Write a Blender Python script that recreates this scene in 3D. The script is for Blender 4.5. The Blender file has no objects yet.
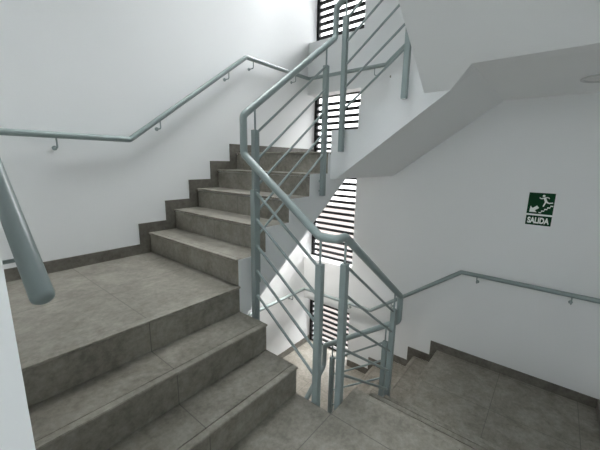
import bpy, bmesh, math
from mathutils import Vector, Matrix
from math import radians as rad, pi

scene = bpy.context.scene
COL = scene.collection
R = 0.18          # riser
G = 0.25          # going
ST = 16 * R       # one storey
WX = 2.24         # wall with the windows and the exit sign
WY = 1.71         # wall along the left flight
WF = -1.585       # wall on the right of the lower landing
WA = -1.20        # inner face of the wall beside the foreground flight
WO = 2.54         # outer face of the window wall
XC = 1.03         # well side of the rear flights

# ------------------------------------------------------------------ helpers
def obj(name, bm, mat, parent=None, kind=None, smooth=False, **props):
    me = bpy.data.meshes.new(name)
    bmesh.ops.recalc_face_normals(bm, faces=bm.faces)
    bm.to_mesh(me); bm.free()
    if mat: me.materials.append(mat)
    if smooth:
        for p in me.polygons: p.use_smooth = True
        try: me.set_sharp_from_angle(angle=rad(40))
        except Exception: pass
    o = bpy.data.objects.new(name, me)
    COL.objects.link(o)
    if parent: o.parent = parent
    if kind: o['kind'] = kind
    for k, v in props.items(): o[k] = v
    return o

def empty(name, loc, label, cat, group=None):
    o = bpy.data.objects.new(name, None)
    COL.objects.link(o)
    o.location = loc
    o.empty_display_size = .1
    o['label'] = label; o['category'] = cat
    if group: o['group'] = group
    return o

def box(bm, x0, x1, y0, y1, z0, z1, off=(0, 0, 0)):
    vs = [bm.verts.new((x - off[0], y - off[1], z - off[2])) for x in (x0, x1) for y in (y0, y1) for z in (z0, z1)]
    for f in ((0, 1, 3, 2), (4, 6, 7, 5), (0, 4, 5, 1), (2, 3, 7, 6), (0, 2, 6, 4), (1, 5, 7, 3)):
        bm.faces.new([vs[i] for i in f])
    return vs

def bxs(*boxes, off=(0, 0, 0), bevel=0):
    bm = bmesh.new()
    for b in boxes: box(bm, *b, off=off)
    if bevel:
        bmesh.ops.recalc_face_normals(bm, faces=bm.faces)
        bmesh.ops.bevel(bm, geom=bm.edges[:], offset=bevel, segments=2, affect='EDGES', profile=.5)
    return bm

def prism(bm, pts, off):
    """pts: closed ring of 3D points; off: extrusion vector"""
    off = Vector(off)
    a = [bm.verts.new(p) for p in pts]
    b = [bm.verts.new(Vector(p) + off) for p in pts]
    n = len(a)
    for i in range(n):
        bm.faces.new((a[i], a[(i + 1) % n], b[(i + 1) % n], b[i]))
    bm.faces.new(a); bm.faces.new(list(reversed(b)))

def hull(bm, pts):
    vs = [bm.verts.new(p) for p in pts]
    bmesh.ops.convex_hull(bm, input=vs)

def fillet(pts, r, seg=6):
    out = [Vector(pts[0])]
    for i in range(1, len(pts) - 1):
        p0, p1, p2 = Vector(pts[i - 1]), Vector(pts[i]), Vector(pts[i + 1])
        a = (p0 - p1); b = (p2 - p1)
        la, lb = a.length, b.length
        a.normalize(); b.normalize()
        ang = a.angle(b)
        if ang > rad(178): out.append(p1); continue
        d = min(r / math.tan(ang / 2), la * .48, lb * .48)
        rr = d * math.tan(ang / 2)
        c = p1 + (a + b).normalized() * (rr / math.sin(ang / 2))
        v0 = p1 + a * d - c; v1 = p1 + b * d - c
        tot = v0.angle(v1)
        for k in range(seg + 1):
            t = k / seg
            s = math.sin(tot)
            out.append(c + v0 * (math.sin((1 - t) * tot) / s) + v1 * (math.sin(t * tot) / s))
    out.append(Vector(pts[-1]))
    return out

def tube(bm, pts, r, n=14, fil=0, cap='flat', off=(0, 0, 0)):
    pts = [Vector(p) - Vector(off) for p in pts]
    if fil: pts = fillet(pts, fil)
    q = [pts[0]]
    for p in pts[1:]:
        if (p - q[-1]).length > 1e-4: q.append(p)
    pts = q
    tan = []
    for i in range(len(pts)):
        a = pts[max(i - 1, 0)]; b = pts[min(i + 1, len(pts) - 1)]
        tan.append((b - a).normalized())
    t0 = tan[0]
    u = t0.orthogonal().normalized()
    rings = []
    for i, p in enumerate(pts):
        if i:
            rot = tan[i - 1].rotation_difference(tan[i])
            u = rot @ u
            u = (u - tan[i] * u.dot(tan[i])).normalized()
        v = tan[i].cross(u)
        rings.append((p, u.copy(), v, r, tan[i]))
    if cap == 'round':
        p, u_, v_, rr, t = rings[0]
        ext = [(p - t * (r * .55 * math.sin(a)), u_, v_, r * (.35 + .65 * math.cos(a)), t) for a in (rad(90), rad(60), rad(30))]
        pe, ue, ve, re_, te = rings[-1]
        ext2 = [(pe + te * (r * .55 * math.sin(a)), ue, ve, r * (.35 + .65 * math.cos(a)), te) for a in (rad(30), rad(60), rad(90))]
        rings = ext + rings + ext2
    vr = []
    for p, u_, v_, rr, t in rings:
        vr.append([bm.verts.new(p + (u_ * math.cos(2 * pi * k / n) + v_ * math.sin(2 * pi * k / n)) * rr) for k in range(n)])
    for a, b in zip(vr, vr[1:]):
        for k in range(n):
            bm.faces.new((a[k], a[(k + 1) % n], b[(k + 1) % n], b[k]))
    bm.faces.new(list(reversed(vr[0]))); bm.faces.new(vr[-1])
    return bm

# ------------------------------------------------------------------ materials
def new_mat(name):
    m = bpy.data.materials.new(name); m.use_nodes = True
    nt = m.node_tree
    return m, nt, nt.nodes, nt.links, nt.nodes['Principled BSDF']

def paint(name, rgb, rough=.6, var=.03, bump=.02, scale=40, metallic=0.0):
    m, nt, N, L, b = new_mat(name)
    b.inputs['Roughness'].default_value = rough
    b.inputs['Metallic'].default_value = metallic
    geo = N.new('ShaderNodeNewGeometry')
    no = N.new('ShaderNodeTexNoise'); no.inputs['Scale'].default_value = 1.7; no.inputs['Detail'].default_value = 5
    L.new(geo.outputs['Position'], no.inputs['Vector'])
    mx = N.new('ShaderNodeMix'); mx.data_type = 'RGBA'
    mx.inputs[6].default_value = (*[c * (1 - var) for c in rgb], 1)
    mx.inputs[7].default_value = (*[min(1, c * (1 + var)) for c in rgb], 1)
    L.new(no.outputs['Fac'], mx.inputs[0]); L.new(mx.outputs[2], b.inputs['Base Color'])
    if bump:
        n2 = N.new('ShaderNodeTexNoise'); n2.inputs['Scale'].default_value = scale; n2.inputs['Detail'].default_value = 3
        L.new(geo.outputs['Position'], n2.inputs['Vector'])
        bp = N.new('ShaderNodeBump'); bp.inputs['Strength'].default_value = bump; bp.inputs['Distance'].default_value = .01
        L.new(n2.outputs['Fac'], bp.inputs['Height']); L.new(bp.outputs['Normal'], b.inputs['Normal'])
    return m

TC = [(.155, .142, .118), (.232, .217, .184), (.310, .293, .252)]
def tile(name, jx=None, jy=None, pitch=.6, tint=1.0, streak=(1, 1, 1), joint=.5):
    """concrete-look porcelain; jx/jy: world position of one joint of that axis (None: no joints)"""
    m, nt, N, L, b = new_mat(name)
    geo = N.new('ShaderNodeNewGeometry')
    mp = N.new('ShaderNodeMapping'); mp.inputs['Scale'].default_value = streak
    L.new(geo.outputs['Position'], mp.inputs['Vector'])
    n1 = N.new('ShaderNodeTexNoise'); n1.inputs['Scale'].default_value = 6.5; n1.inputs['Detail'].default_value = 10; n1.inputs['Roughness'].default_value = .62; n1.inputs['Distortion'].default_value = .6
    n2 = N.new('ShaderNodeTexNoise'); n2.inputs['Scale'].default_value = 34; n2.inputs['Detail'].default_value = 7; n2.inputs['Roughness'].default_value = .7
    L.new(mp.outputs[0], n1.inputs['Vector']); L.new(mp.outputs[0], n2.inputs['Vector'])
    ma = N.new('ShaderNodeMath'); ma.operation = 'MULTIPLY_ADD'
    L.new(n2.outputs['Fac'], ma.inputs[0]); ma.inputs[1].default_value = .52
    mb = N.new('ShaderNodeMath'); mb.operation = 'MULTIPLY'; mb.inputs[1].default_value = .55
    L.new(n1.outputs['Fac'], mb.inputs[0]); L.new(mb.outputs[0], ma.inputs[2])
    cr = N.new('ShaderNodeValToRGB')
    e = cr.color_ramp.elements
    e[0].position = .40; e[0].color = (*[c * tint for c in TC[0]], 1)
    e[1].position = .66; e[1].color = (*[c * tint for c in TC[2]], 1)
    k = e.new(.53); k.color = (*[c * tint for c in TC[1]], 1)
    L.new(ma.outputs[0], cr.inputs[0])
    col = cr.outputs['Color']
    sep = N.new('ShaderNodeSeparateXYZ'); L.new(geo.outputs['Position'], sep.inputs[0])
    for ax, j in ((0, jx), (1, jy)):
        if j is None: continue
        a = N.new('ShaderNodeMath'); a.operation = 'SUBTRACT'; L.new(sep.outputs[ax], a.inputs[0]); a.inputs[1].default_value = j - pitch / 2
        f = N.new('ShaderNodeMath'); f.operation = 'FLOORED_MODULO'; L.new(a.outputs[0], f.inputs[0]); f.inputs[1].default_value = pitch
        c = N.new('ShaderNodeMath'); c.operation = 'COMPARE'; L.new(f.outputs[0], c.inputs[0]); c.inputs[1].default_value = pitch / 2; c.inputs[2].default_value = .0022
        mx = N.new('ShaderNodeMix'); mx.data_type = 'RGBA'
        L.new(c.outputs[0], mx.inputs[0]); L.new(col, mx.inputs[6]); mx.inputs[7].default_value = (.256 * tint * joint, .241 * tint * joint, .208 * tint * joint, 1)
        col = mx.outputs[2]
    L.new(col, b.inputs['Base Color'])
    rr = N.new('ShaderNodeMapRange'); rr.inputs['To Min'].default_value = .30; rr.inputs['To Max'].default_value = .50
    L.new(n2.outputs['Fac'], rr.inputs[0]); L.new(rr.outputs[0], b.inputs['Roughness'])
    bp = N.new('ShaderNodeBump'); bp.inputs['Strength'].default_value = .08; bp.inputs['Distance'].default_value = .01
    L.new(n2.outputs['Fac'], bp.inputs['Height']); L.new(bp.outputs['Normal'], b.inputs['Normal'])
    return m

M_WALL = paint('white_wall_paint', (.82, .835, .838), .55, .015, .03, 60)
M_RAIL = paint('grey_green_enamel', (.265, .32, .315), .36, .02, 0)
M_BLACK = paint('black_window_metal', (.005, .005, .006), .7, .05, 0)
M_SIGN = paint('sign_green', (.002, .045, .015), .6, .03, 0)
M_SIGN.node_tree.nodes['Principled BSDF'].inputs['Specular IOR Level'].default_value = .15
M_SIGNW = paint('sign_white', (.85, .9, .85), .5, .02, 0)
M_LAMP = paint('lamp_rim', (.55, .56, .56), .35, .02, 0)
M_LAMPW = paint('lamp_glass', (.62, .63, .62), .4, .02, 0)
M_SKIRT = tile('skirting_tile', tint=.6)
M_NOSE = tile('nosing_tile', tint=1.08)

# ------------------------------------------------------------------ shell
S = 'structure'
ZB, ZT = -ST - .25, 5.05
def windows_z():
    """(z0, z1) of the solid bands between the window openings at the rear left corner"""
    return [(2.225 + k * ST, 2.86 + k * ST) for k in (-2, -1, 0, 1)]
YJ = .91          # jamb of the window recess

obj('wall_left', bxs((-1.4, WO, WY, WY + .2, ZB, ZT)), M_WALL, kind=S)
wb = [(WX, WO, WF - .2, YJ, ZB, ZT)]
for z0, z1 in windows_z():
    wb.append((WX, WO, YJ, WY, z0, min(z1, ZT)))
obj('wall_back', bxs(*wb), M_WALL, kind=S)
obj('wall_right', bxs((-3.6, WO, WF - .2, WF, ZB, ZT)), M_WALL, kind=S)
# wall beside the foreground flight; it stops short of the entrance where the camera stands
obj('wall_front', bxs((WA - .2, WA, -.34, WY, ZB, ZT), (WA - .2, WA, WF, -.34, 2.5, ZT), (WA - .2, WA, WF, -.34, ZB, -.25)), M_WALL, kind=S)
# entrance corridor behind the camera
obj('wall_corridor', bxs((-3.6, WA - .2, -.34, -.14, -.25, 2.65)), M_WALL, kind=S)
obj('ceiling', bxs((-3.6, WA - .2, WF, -.34, 2.5, 2.65)), M_WALL, kind=S)
# unseen corridor end; opening added and sized to let in sky light
obj('wall_entrance', bxs((-3.75, -3.6, WF - .2, -1.25, -.25, 2.65), (-3.75, -3.6, -.65, -.14, -.25, 2.65), (-3.75, -3.6, -1.25, -.65, 1.9, 2.65), (-3.75, -3.6, -1.25, -.65, -.25, .9)), M_WALL, kind=S)

# ------------------------------------------------------------------ landings (tile floor on a white slab)
SL = .227
LG = 0.0
def landing(z, x0, x1, y0, y1, jx, jy, extra=(), nosing=()):
    t = tile('landing_tile', jx, jy)
    fl = obj('floor', bxs((x0, x1, y0, y1, z - .02, z), *[(a, b, c, d, z - .02, z) for a, b, c, d in extra]), t, kind=S)
    for n in nosing:
        obj('nosing', bxs((*n, z - .012, z + .0015), bevel=.003), M_NOSE, fl)
    obj('ceiling', bxs((x0, x1, y0, y1, z - SL, z - .02), *[(a, b, c, d, z - SL, z - .02) for a, b, c, d in extra]), M_WALL, kind=S)

NZ = .014
def corner_landings(k):
    z = k * ST
    # front corner (where the camera stands), left corner, rear corner, right corner
    landing(z, WA - .2 if k else -3.6, 0, WF, -.34, 0, -G,
            extra=[(WA, 0, -.34, 0), (0, G - .022, WF, -G)] , nosing=[(G - .03, G + NZ, WF, -G)])
    if k < 1:
        landing(z + 3 * R, WA, 0, 2 * G + .022, WY, -.6, 2 * G + .6, nosing=[(WA, 0, 2 * G - NZ, 2 * G + .03)])
        landing(z + 8 * R, 4 * G + .022, WX, 2 * G + LG, WY, 4 * G + .6, 2 * G, extra=[(WX, WO - .1, YJ, WY)], nosing=[(4 * G - NZ, 4 * G + .03, 2 * G, WY)])
    landing(z - 4 * R, 4 * G, WX, WF, -G - .022, 4 * G + .6, -G - .6, nosing=[(XC, WX, -G - .03, -G + NZ)] if k == 0 else [(XC, WX, -G - .03, -G + NZ)])
corner_landings(0)
corner_landings(1)
# storey below: rear landing seen through the well, and the ones around it
z = -ST
landing(z + 3 * R, WA, 0, 2 * G + .022, WY, -.6, 2 * G + .6, nosing=[(WA, 0, 2 * G - NZ, 2 * G + .03)])
landing(z + 8 * R, 4 * G + .022, WX, 2 * G + LG, WY, 4 * G + .6, 2 * G + .6, extra=[(WX, WO - .1, YJ, WY)], nosing=[(4 * G - NZ, 4 * G + .03, 2 * G, WY)])
obj('floor', bxs((WA, WX, WF, WY, ZB - .1, -ST)), tile('ground_tile', 0, 0), kind=S)

# ------------------------------------------------------------------ flights
T0 = .45
def flight(z0, n, origin, d, side, width, inner, label, treads=True, wedge=False, cheek=True):
    """d: horizontal unit vector of ascent; side: unit vector away from the well; inner: offset of the well side"""
    d = Vector((*d, 0)); sd = Vector((*side, 0)); o0 = Vector((*origin, z0))
    em = empty('stair_flight', o0, label, 'stairs')
    T = T0 + (.04 if wedge else 0)
    P = lambda s, t, zz: d * s + sd * t + Vector((0, 0, zz))
    bm = bmesh.new()
    def profile(drop):
        pr = [(0, -SL + .02)]
        for i in range(n):
            zt = (i + 1) * R - drop
            s0 = i * G + drop * .6
            pr.append((s0, zt))
            if i < n - 1: pr.append(((i + 1) * G + drop * .6, zt))
        pr[0] = (pr[1][0], -.10)
        top = n * R - SL
        s_top = (top - R + T) / (R / G)
        pr += [((n - 1) * G + .02, pr[-1][1]), ((n - 1) * G + .02, top - .001), (s_top, top - .001), ((-SL - R + T) / (R / G), -SL), (.002, -SL)]
        return pr
    prism(bm, [P(s, inner + .006, zz) for s, zz in profile(.02)], sd * (width - inner - .006 - .002))
    prism(bm, [P(s, inner, zz) for s, zz in profile(.001 if cheek else .02)], sd * .006)
    # the corner where two raking soffits run into each other
    zs = lambda s: R + s * (R / G) - T
    if wedge:
        s1, s2 = (-SL - R + T) / (R / G), -.0295
        tv = lambda zz: (zz + T0 - R / G * .75 + 3 * R) / (R / G)      # where the rear flight's soffit has that height
        hull(bm, [P(s1, inner, -SL), P(s2, inner, zs(s2)), P(s2, tv(zs(s2)), zs(s2)), P(s1, tv(-SL), -SL), P(s2, inner, -SL), P(s2, tv(-SL), -SL)])
    obj('stair_body', bm, M_WALL, em)
    if treads:
        w0 = inner + (.006 if cheek else 0)
        c = o0 + sd * .6
        jx, jy = (c.x, None) if abs(sd.x) > .5 else (None, c.y)
        mt, mr = tile('tread_tile', jx, jy, 1.2), tile('riser_tile', jx, jy, 1.2)
        def slab(s0, s1, za, zb, t0=w0, t1=width - .0135, bev=.0):
            bm = bmesh.new(); prism(bm, [P(s0, t0, za), P(s1, t0, za), P(s1, t0, zb), P(s0, t0, zb)], sd * (t1 - t0))
            bmesh.ops.recalc_face_normals(bm, faces=bm.faces)
            if bev: bmesh.ops.bevel(bm, geom=bm.edges[:], offset=bev, segments=2, affect='EDGES')
            return bm
        for i in range(n):
            obj('riser', slab(i * G, i * G + .012, i * R, (i + 1) * R - .02), mr, em)
            if i < n - 1:
                tr = obj('tread', slab(i * G + .03, (i + 1) * G + .012, (i + 1) * R - .02, (i + 1) * R), mt, em)
                obj('nosing', slab(i * G - NZ, i * G + .0272, (i + 1) * R - .012, (i + 1) * R + .0015, bev=.003), M_NOSE, tr)
    return em

FA = ((0, 0), (0, 1), (-1, 0), -WA, 0)
FB = ((0, 2 * G), (1, 0), (0, 1), WY - 2 * G, 0)
FC = ((4 * G, 2 * G), (0, -1), (1, 0), WX - 4 * G, XC - 4 * G)
FD = ((4 * G, -G), (-1, 0), (0, -1), -G - WF, 0)
flight(0, 3, *FA, 'three tiled steps in the foreground climbing to the left corner landing', cheek=False)
flight(3 * R, 5, *FB, 'tiled steps with stepped skirting climbing along the left wall to the rear windows')
flight(8 * R, 4, *FC, 'white raking flight crossing the upper middle, above the exit sign wall')
flight(12 * R, 4, *FD, 'flight overhead at the top right, seen as a plain grey sloping underside', treads=False, wedge=True)
up_fl = flight(16 * R, 3, *FA, 'unseen flight overhead, added to shade the foreground steps', treads=False)
up_fl['kind'] = 'structure'  # out of view; added to shade the steps and front landing
flight(-4 * R, 4, *FD, 'tiled steps going down at the bottom right beside the two railing posts', wedge=True, cheek=False)
flight(-8 * R, 4, *FC, 'tiled steps descending along the exit sign wall behind the railing, below the right landing')
flight(-13 * R, 5, *FB, 'lowest flight glimpsed down the well below the bright lower landing')

# ------------------------------------------------------------------ tile skirting
SK, TH = .088, .012
def step_skirt(name, z0, n, s_to_xyz, thick, before, after, end_up=True):
    """one stepped band following n risers; s_to_xyz(s, z) -> point on the wall; thick: vector into the room"""
    for i in range(n):
        pass
    pr = []
    pr.append((-before, z0)); pr.append((-before, z0 + SK))
    for i in range(n):
        pr.append((i * G - SK, z0 + i * R + SK)); pr.append((i * G - SK, z0 + (i + 1) * R + SK))
    pr.append(((n - 1) * G + after, z0 + n * R + SK)); pr.append(((n - 1) * G + after, z0 + n * R))
    for i in reversed(range(n)):
        pr.append((i * G + .001, z0 + (i + 1) * R)); pr.append((i * G + .001, z0 + i * R))
    bm = bmesh.new()
    prism(bm, [s_to_xyz(s, zz) for s, zz in pr], thick)
    obj(name, bm, M_SKIRT, kind=S)
for k in (0, -1):
    step_skirt('baseboard_left', k * ST + 3 * R, 5, lambda s, zz: (s, WY, zz), (0, -TH, 0), 1.2, WO - .1 - 4 * G)
    step_skirt('baseboard_back', (k + 1) * ST - 8 * R, 4, lambda s, zz: (WX, 2 * G - s, zz), (-TH, 0, 0), 0.41, -G - WF)
obj('baseboard_right', bxs((4 * G, WX, WF, WF + TH, -4 * R, -4 * R + SK)), M_SKIRT, kind=S)
obj('baseboard_front', bxs((WA, WA + TH, 2 * G, WY, 3 * R, 3 * R + SK)), M_SKIRT, kind=S)

# ------------------------------------------------------------------ windows
XW = 2.41
def window(i, z0, z1):
    w = obj('window_%d' % i, bxs((XW, XW + .04, YJ, YJ + .045, z0, z1), (XW, XW + .04, WY - .045, WY - .0, z0, z1),
                                (XW, XW + .04, YJ + .045, WY - .045, z0, z0 + .03), (XW, XW + .04, YJ + .045, WY - .045, z1 - .012, z1)), M_BLACK, kind=S)
    bm = bmesh.new()
    zz = z0 + .075
    while zz < z1 - .05:
        box(bm, XW, XW + .022, YJ + .045, WY - .045, zz, zz + .037)
        zz += .083
    obj('louvre', bm, M_BLACK, w)
    return w
n = 1
bz = windows_z()
LB = 8 * R
for i, (z0, z1) in enumerate([(LB, 2.225), (2.86, LB + ST - SL), (LB - ST, 2.225 - ST), (2.86 - ST, LB - SL)]):
    window(i + 1, z0 + .002, z1 - .002)

# ------------------------------------------------------------------ low building across the street
M_BLD = paint('pink_render', (.34, .297, .282), .8, .1, 0)
M_BLDC = paint('parapet_cap', (.5, .47, .44), .8, .1, 0)
bl = empty('building', (11, 2.5, -6), 'pinkish low building outside, seen through the louvred window', 'building')
bo = bl.location
obj('facade', bxs((9, 13, -2, 9, -6, -.35), off=bo), M_BLD, bl)
obj('parapet', bxs((8.95, 13.05, -2.05, 9.05, -.35, -.15), off=bo), M_BLDC, bl)
obj('ground', bxs((WO, 40, -20, 25, -6.2, -6)), M_BLDC, kind=S)

# ------------------------------------------------------------------ steel stair railing round the well
rail = empty('stair_railing', (.03, -.22, 0), 'grey-green steel railing with sloping bars winding up around the open stairwell', 'railing')
OFF = rail.location
HR, PT, PB = .97, .825, -.18
xA, yB, xCc, yD = .03, .465, .99, -.22
def zB(x, k=0): return k * ST + 4 * R + HR + (R / G) * (x - G / 2)
def zC(y, k=0): return k * ST + 9 * R + HR + (R / G) * (1.5 * G - y)
def zD(x, k=0): return k * ST + HR + (R / G) * (G / 2 - x)
def zA(y, k=0): return k * ST + HR + (R / G) * (y + G / 2)
path = [(xA, yB, zB(xA, -1)), (xCc, yB, zB(xCc, -1)), (xCc, yB, zC(yB, -1)), (xCc, yD, zC(yD, -1)), (xCc, yD, zD(xCc)),
        (.115, yD, HR + .005), (xA + .01, yD + .0, HR + .002), (xA, yD + .10, HR + .002), (xA, yB, zA(yB)), (xA, yB, zB(xA)), (xCc, yB, zB(xCc)),
        (xCc, yB, zC(yB)), (xCc, yD, zC(yD)), (xCc, yD, zD(xCc, 1)), (.75, yD, zD(.75, 1))]
obj('handrail', tube(bmesh.new(), path, .0225, 18, fil=.045, off=OFF), M_RAIL, rail, smooth=True)
PW = .019
def post(x, y, z, side, hz):
    sx, sy = side
    p = obj('post', bxs((x - PW, x + PW, y - PW, y + PW, z + PB, z + PT), off=OFF, bevel=.003), M_RAIL, rail)
    obj('support_pin', tube(bmesh.new(), [(x, y, z + PT - .01), (x, y, hz)], .0065, 10, off=OFF), M_RAIL, p, smooth=True)
    ex = .0395 if sx > 0 else (.0295 if sx < 0 else (.0345 if sy > 0 else .0295))
    for zz in (z - .06, z - .14):
        obj('fixing_stud', tube(bmesh.new(), [(x + sx * PW * .8, y + sy * PW * .8, zz), (x + sx * ex, y + sy * ex, zz)], .008, 10, off=OFF), M_RAIL, p, smooth=True)
BARS = (.81, .645, .48, .315, .15)
def bars(a, za, b, zb):
    a = Vector((*a, 0)); b = Vector((*b, 0))
    dd = (b - a).normalized()
    for h in BARS:
        p0 = a + dd * (PW - .004) + Vector((0, 0, za + h)); p1 = b - dd * (PW - .004) + Vector((0, 0, zb + h))
        obj('rail_bar', tube(bmesh.new(), [p0, p1], .0085, 10, off=OFF), M_RAIL, rail, smooth=True)
def span(p0, z0, p1, z1, side, hz0, hz1):
    post(*p0, z0, side, hz0); post(*p1, z1, side, hz1); bars(p0, z0, p1, z1)
h = G / 2
for k in (-1, 0):
    zz = k * ST
    span((h, yB), zz + 4 * R, (7 * h, yB), zz + 7 * R, (0, 1), zB(h, k), zB(7 * h, k))
    span((xCc, 3 * h), zz + 9 * R, (xCc, -h), zz + 11 * R, (1, 0), zC(3 * h, k), zC(-h, k))
span((7 * h, yD), -3 * R, (h, yD), 0, (0, -1), zD(7 * h), zD(h))
span((xA, -h), 0, (xA, 3 * h), 2 * R, (-1, 0), HR, zA(3 * h))

# ------------------------------------------------------------------ wall handrails
def wall_rail(label, pts, wall_axis, brackets, r=.0215, fil=.03, cap='flat'):
    """brackets: (point on rail axis, unit vector towards the wall, distance)"""
    e = empty('wall_handrail', pts[0], label, 'handrail')
    off = e.location
    obj('handrail', tube(bmesh.new(), pts, r, 20, fil=fil, cap=cap, off=off), M_RAIL, e, smooth=True)
    for p, w, dist in brackets:
        p = Vector(p); w = Vector(w)
        bm = bmesh.new()
        tube(bm, [p - Vector((0, 0, r * .8)), p - Vector((0, 0, .085)), p - Vector((0, 0, .085)) + w * dist], .0055, 8, fil=.015, off=off)
        c = p - Vector((0, 0, .085)) + w * dist
        tube(bm, [c - w * .006, c], .016, 14, off=off)
        obj('bracket', bm, M_RAIL, e, smooth=True)
    return e
yr, xr = WY - .075, WX - .075
def upper_path(k):
    z = k * ST
    return [(WA + .03, yr, z + 3 * R + .965), (-.13, yr, z + 3 * R + .965), (1.10, yr, z + 8 * R + .965), (xr, yr, z + 8 * R + .965), (xr, .575, z + 8 * R + .965),
            (xr, -.40, z + 12 * R + .99), (xr, WF + .06, z + 12 * R + .99)]
def on_left(x, k):
    z = k * ST
    zz = 3 * R + .965 if x < -.13 else (8 * R + .965 if x > 1.10 else 3 * R + .965 + (x + .13) * (5 * R / 1.23))
    return ((x, yr, z + zz), (0, 1, 0), .073)
def on_back(y, k):
    z = k * ST
    zz = 8 * R + .965 if y > .575 else (12 * R + .99 if y < -.4 else 8 * R + .965 + (.575 - y) * ((4 * R + .025) / .975))
    return ((xr, y, z + zz), (1, 0, 0), .073)
wall_rail('grey handrail on brackets rising along the left wall and around to the rear windows', upper_path(0), None,
          [on_left(-.61, 0), on_left(.13, 0), on_left(.87, 0), on_left(1.2, 0), on_left(1.9, 0), on_back(.71, 0), on_back(-.55, 0)])
wall_rail('grey handrail on brackets along the right wall beneath the green exit sign', upper_path(-1), None,
          [on_left(.87, -1), on_left(1.9, -1), on_back(.9, -1), on_back(.31, -1), on_back(-.546, -1), on_back(-1.273, -1)])
# rail beside the foreground flight
xl = WA + .075
wall_rail('thick rounded handrail end at the left edge beside the pale wall corner',
          [(xl, -.167, 1.045), (xl, .44, 1.055 + .595 * .76), (xl, .60, 3 * R + 1.0), (xl, 1.2, 3 * R + 1.0)], None,
          [((xl, .01, 1.055 + .165 * .76), (-1, 0, 0), .073), ((xl, .9, 3 * R + 1.0), (-1, 0, 0), .073)], r=.0238, cap='round')

# ------------------------------------------------------------------ exit sign
sy0, sy1 = -.858, -1.045     # left and right edge as seen
sg = empty('exit_sign', (WX, (sy0 + sy1) / 2, .83), 'green and white SALIDA stair exit sign on the right wall', 'sign')
so = sg.location
def plate(nm, ya, yb, za, zb, x0, x1, mat, par):
    return obj(nm, bxs((x0, x1, yb, ya, za, zb), off=so), mat, par)
XS = WX - .004
bk = plate('pictogram_panel', sy0, sy1, .930, 1.119, XS, WX, M_SIGN, sg)
tx = plate('text_panel', sy0 - .002, sy1, .829, .915, XS, WX, M_SIGN, sg)
plate('white_divider', sy0 - .001, sy1, .915, .930, XS + .001, WX, M_SIGNW, sg)
W_ = sy0 - sy1
def sp(u, v, z0=.930, hh=.189):
    """u to the viewer's right 0..1, v up 0..1 on the pictogram"""
    return Vector((XS - .0002, sy0 - u * W_, z0 + v * hh)) - so
def flat(bm, ring):
    prism(bm, [sp(u, v) for u, v in ring], (-.0008, 0, 0))
bm = bmesh.new()   # arrow pointing down to the left
flat(bm, [(.10, .08), (.40, .08), (.31, .17), (.46, .29), (.37, .40), (.21, .27), (.12, .37)])
obj('arrow', bm, M_SIGNW, bk)
bm = bmesh.new()   # steps
st = [(.45, .05)]
top = []
for i in range(5):
    u0, v0 = .45 + i * .105, .09 + i * .082
    top += [(u0, v0), (u0 + .105, v0)]
low = [(.975, .37), (.975, .375)]
ring = [(.45, .05), (.45, .10)]
for i in range(5):
    u0, v0 = .45 + i * .105, .10 + i * .085
    ring += [(u0, v0), (u0 + .105, v0)]
for i in reversed(range(5)):
    u0, v0 = .45 + i * .105, .10 + i * .085
    ring += [(u0 + .105, v0 - .05), (u0 + .03, v0 - .05)]
ring2 = [p for i, p in enumerate(ring) if i not in (0,)]
flat(bm, ring2)
obj('stair_symbol', bm, M_SIGNW, bk)
bm = bmesh.new()   # running figure
def limb(bm, a, b, w0, w1):
    a, b = Vector(a), Vector(b); d = (b - a).normalized(); nrm = Vector((-d.y, d.x))
    flat(bm, [tuple(a + nrm * w0), tuple(b + nrm * w1), tuple(b - nrm * w1), tuple(a - nrm * w0)])
hc = Vector((.575, .87)); 
flat(bm, [(hc.x + .055 * math.cos(t * pi / 6), hc.y + .055 * math.sin(t * pi / 6)) for t in range(12)])
limb(bm, (.60, .80), (.69, .60), .052, .048)
limb(bm, (.60, .78), (.50, .73), .026, .022); limb(bm, (.50, .73), (.42, .78), .022, .018)
limb(bm, (.64, .79), (.74, .81), .026, .022); limb(bm, (.74, .81), (.80, .75), .022, .018)
limb(bm, (.68, .61), (.80, .54), .036, .028); limb(bm, (.80, .54), (.95, .57), .028, .022)
limb(bm, (.68, .61), (.64, .49), .036, .028); limb(bm, (.64, .49), (.60, .37), .028, .022)
obj('running_figure', bm, M_SIGNW, bk)
cu = bpy.data.curves.new('lettering', 'FONT'); cu.body = 'SALIDA'; cu.size = .074; cu.align_x = 'CENTER'; cu.align_y = 'CENTER'; cu.extrude = .0005; cu.offset = .0034
to = bpy.data.objects.new('lettering_source', cu); COL.objects.link(to)
bpy.context.view_layer.update()
dg = bpy.context.evaluated_depsgraph_get()
me = bpy.data.meshes.new_from_object(to.evaluated_get(dg))
bpy.data.objects.remove(to, do_unlink=True)
xs = [v.co.x for v in me.vertices]; ys = [v.co.y for v in me.vertices]
sx = .158 / (max(xs) - min(xs)); cxm = (max(xs) + min(xs)) / 2; sy = .056 / (max(ys) - min(ys)); cym = (max(ys) + min(ys)) / 2
for v in me.vertices:
    a, b_, c = v.co
    v.co = Vector((XS - .0006 - c, (sy0 + sy1) / 2 - (a - cxm) * sx, .872 + (b_ - cym) * sy)) - so
me.materials.clear(); me.materials.append(M_SIGNW)
lt = bpy.data.objects.new('lettering', me); COL.objects.link(lt); lt.parent = tx

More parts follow.
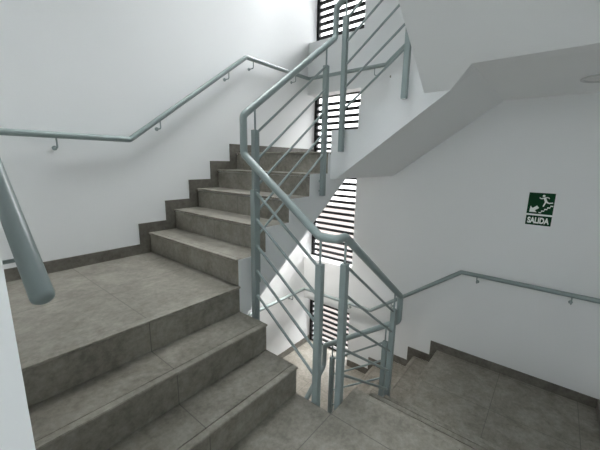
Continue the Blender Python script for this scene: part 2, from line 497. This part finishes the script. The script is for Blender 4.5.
# ------------------------------------------------------------------ ceiling lamp under the upper right landing
lx, ly, lz, lr = 1.70, -1.19, 12 * R - SL, .125
lamp = empty('ceiling_light', (lx, ly, lz), 'round recessed ceiling light under the landing at the right edge', 'light')
bm = bmesh.new()
nseg = 40
prof = [(lr, 0), (lr, -.006), (lr - .006, -.010), (lr - .020, -.008), (lr - .024, 0)]
rings = [[bm.verts.new((r_ * math.cos(2 * pi * i / nseg), r_ * math.sin(2 * pi * i / nseg), zz)) for i in range(nseg)] for r_, zz in prof]
for a, b_ in zip(rings, rings[1:]):
    for i in range(nseg): bm.faces.new((a[i], a[(i + 1) % nseg], b_[(i + 1) % nseg], b_[i]))
obj('rim', bm, M_LAMP, lamp, smooth=True)
bm = bmesh.new()
bmesh.ops.create_circle(bm, cap_ends=True, segments=nseg, radius=lr - .022, matrix=Matrix.Translation((0, 0, -.003)))
obj('diffuser', bm, M_LAMPW, lamp)

# ------------------------------------------------------------------ unseen roof, added closed to keep sky light out
obj('ceiling', bxs((WA - .2, WO, WF - .2, WY + .2, ZT, ZT + .2)), M_WALL, kind=S)

# ------------------------------------------------------------------ light
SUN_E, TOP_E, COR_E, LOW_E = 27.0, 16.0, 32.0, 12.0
w = bpy.data.worlds.new('overcast_sky'); scene.world = w; w.use_nodes = True
bg = w.node_tree.nodes['Background']
bg.inputs['Color'].default_value = (.965, .985, 1.0, 1)
bg.inputs['Strength'].default_value = 3.4
def portal(name, loc, rot, sx, sy):
    li = bpy.data.lights.new(name, 'AREA'); li.shape = 'RECTANGLE'; li.size = sx; li.size_y = sy
    li.cycles.is_portal = True
    o = bpy.data.objects.new(name, li); COL.objects.link(o); o.location = loc; o.rotation_euler = rot
portal('window_portal', (WO + .02, (YJ + WY) / 2, 1.0), (0, rad(90), 0), 9.0, WY - YJ)
# daylight falling through the louvred windows, and an added fill at the head of the stairwell
def lamp_data(name, kind, energy, col, loc, direction, **kw):
    li = bpy.data.lights.new(name, kind); li.energy = energy; li.color = col
    for k, v in kw.items(): setattr(li, k, v)
    o = bpy.data.objects.new(name, li); COL.objects.link(o); o.location = loc
    o.rotation_euler = Vector(direction).to_track_quat('-Z', 'Y').to_euler()
    return o
lamp_data('daylight', 'SUN', SUN_E, (.97, .985, 1), (6, -2, 8), (-.70, .10, -.66), angle=rad(45))
lamp_data('stairwell_fill', 'AREA', TOP_E, (.94, .985, 1), (.45, .45, ZT - .05), (0, 0, -1), shape='DISK', size=.9, spread=rad(72))  # unseen area fill under the roof, added in place of daylight
portal('entrance_portal', (-3.77, -.95, 1.4), (0, rad(-90), 0), 1.0, .6)

lamp_data('corridor_fill', 'AREA', COR_E, (.93, .97, 1), (-3.2, -.95, 2.48), (0, 0, -1), shape='DISK', size=.5)  # no known fixture; fill added to brighten the right wall
lamp_data('lower_landing_fill', 'AREA', LOW_E, (1, .95, .9), (1.55, 1.40, 8 * R - SL - .02), (0, 0, -1), shape='DISK', size=.22, spread=rad(95))  # unseen fill, added to brighten the rear landing below

# ------------------------------------------------------------------ camera
F, CX, CY, CZ, YAW, PITCH, ROLL = 314.7956, -1.2783, -1.0415, 1.3558, 38.9473, -11.3793, .9681
yw, pt, ro = rad(YAW), rad(PITCH), rad(ROLL)
fw = Vector((math.cos(yw) * math.cos(pt), math.sin(yw) * math.cos(pt), math.sin(pt)))
rt = Vector((math.sin(yw), -math.cos(yw), 0)); up = rt.cross(fw)
rt2 = rt * math.cos(ro) + up * math.sin(ro); up2 = up * math.cos(ro) - rt * math.sin(ro)
cam = bpy.data.cameras.new('camera'); cam.sensor_width = 36; cam.lens = F * 36 / 600; cam.clip_start = .02
co = bpy.data.objects.new('camera', cam); COL.objects.link(co)
m = Matrix((rt2, up2, -fw)).transposed().to_4x4(); m.translation = (CX, CY, CZ)
co.matrix_world = m
scene.camera = co
vs = scene.view_settings
scene.display_settings.display_device = 'sRGB'
vs.view_transform = 'Standard'; vs.look = 'None'; vs.gamma = 1; vs.use_curve_mapping = False
vs.exposure = 0.05
scene.cycles.max_bounces = 12
scene.cycles.diffuse_bounces = 8
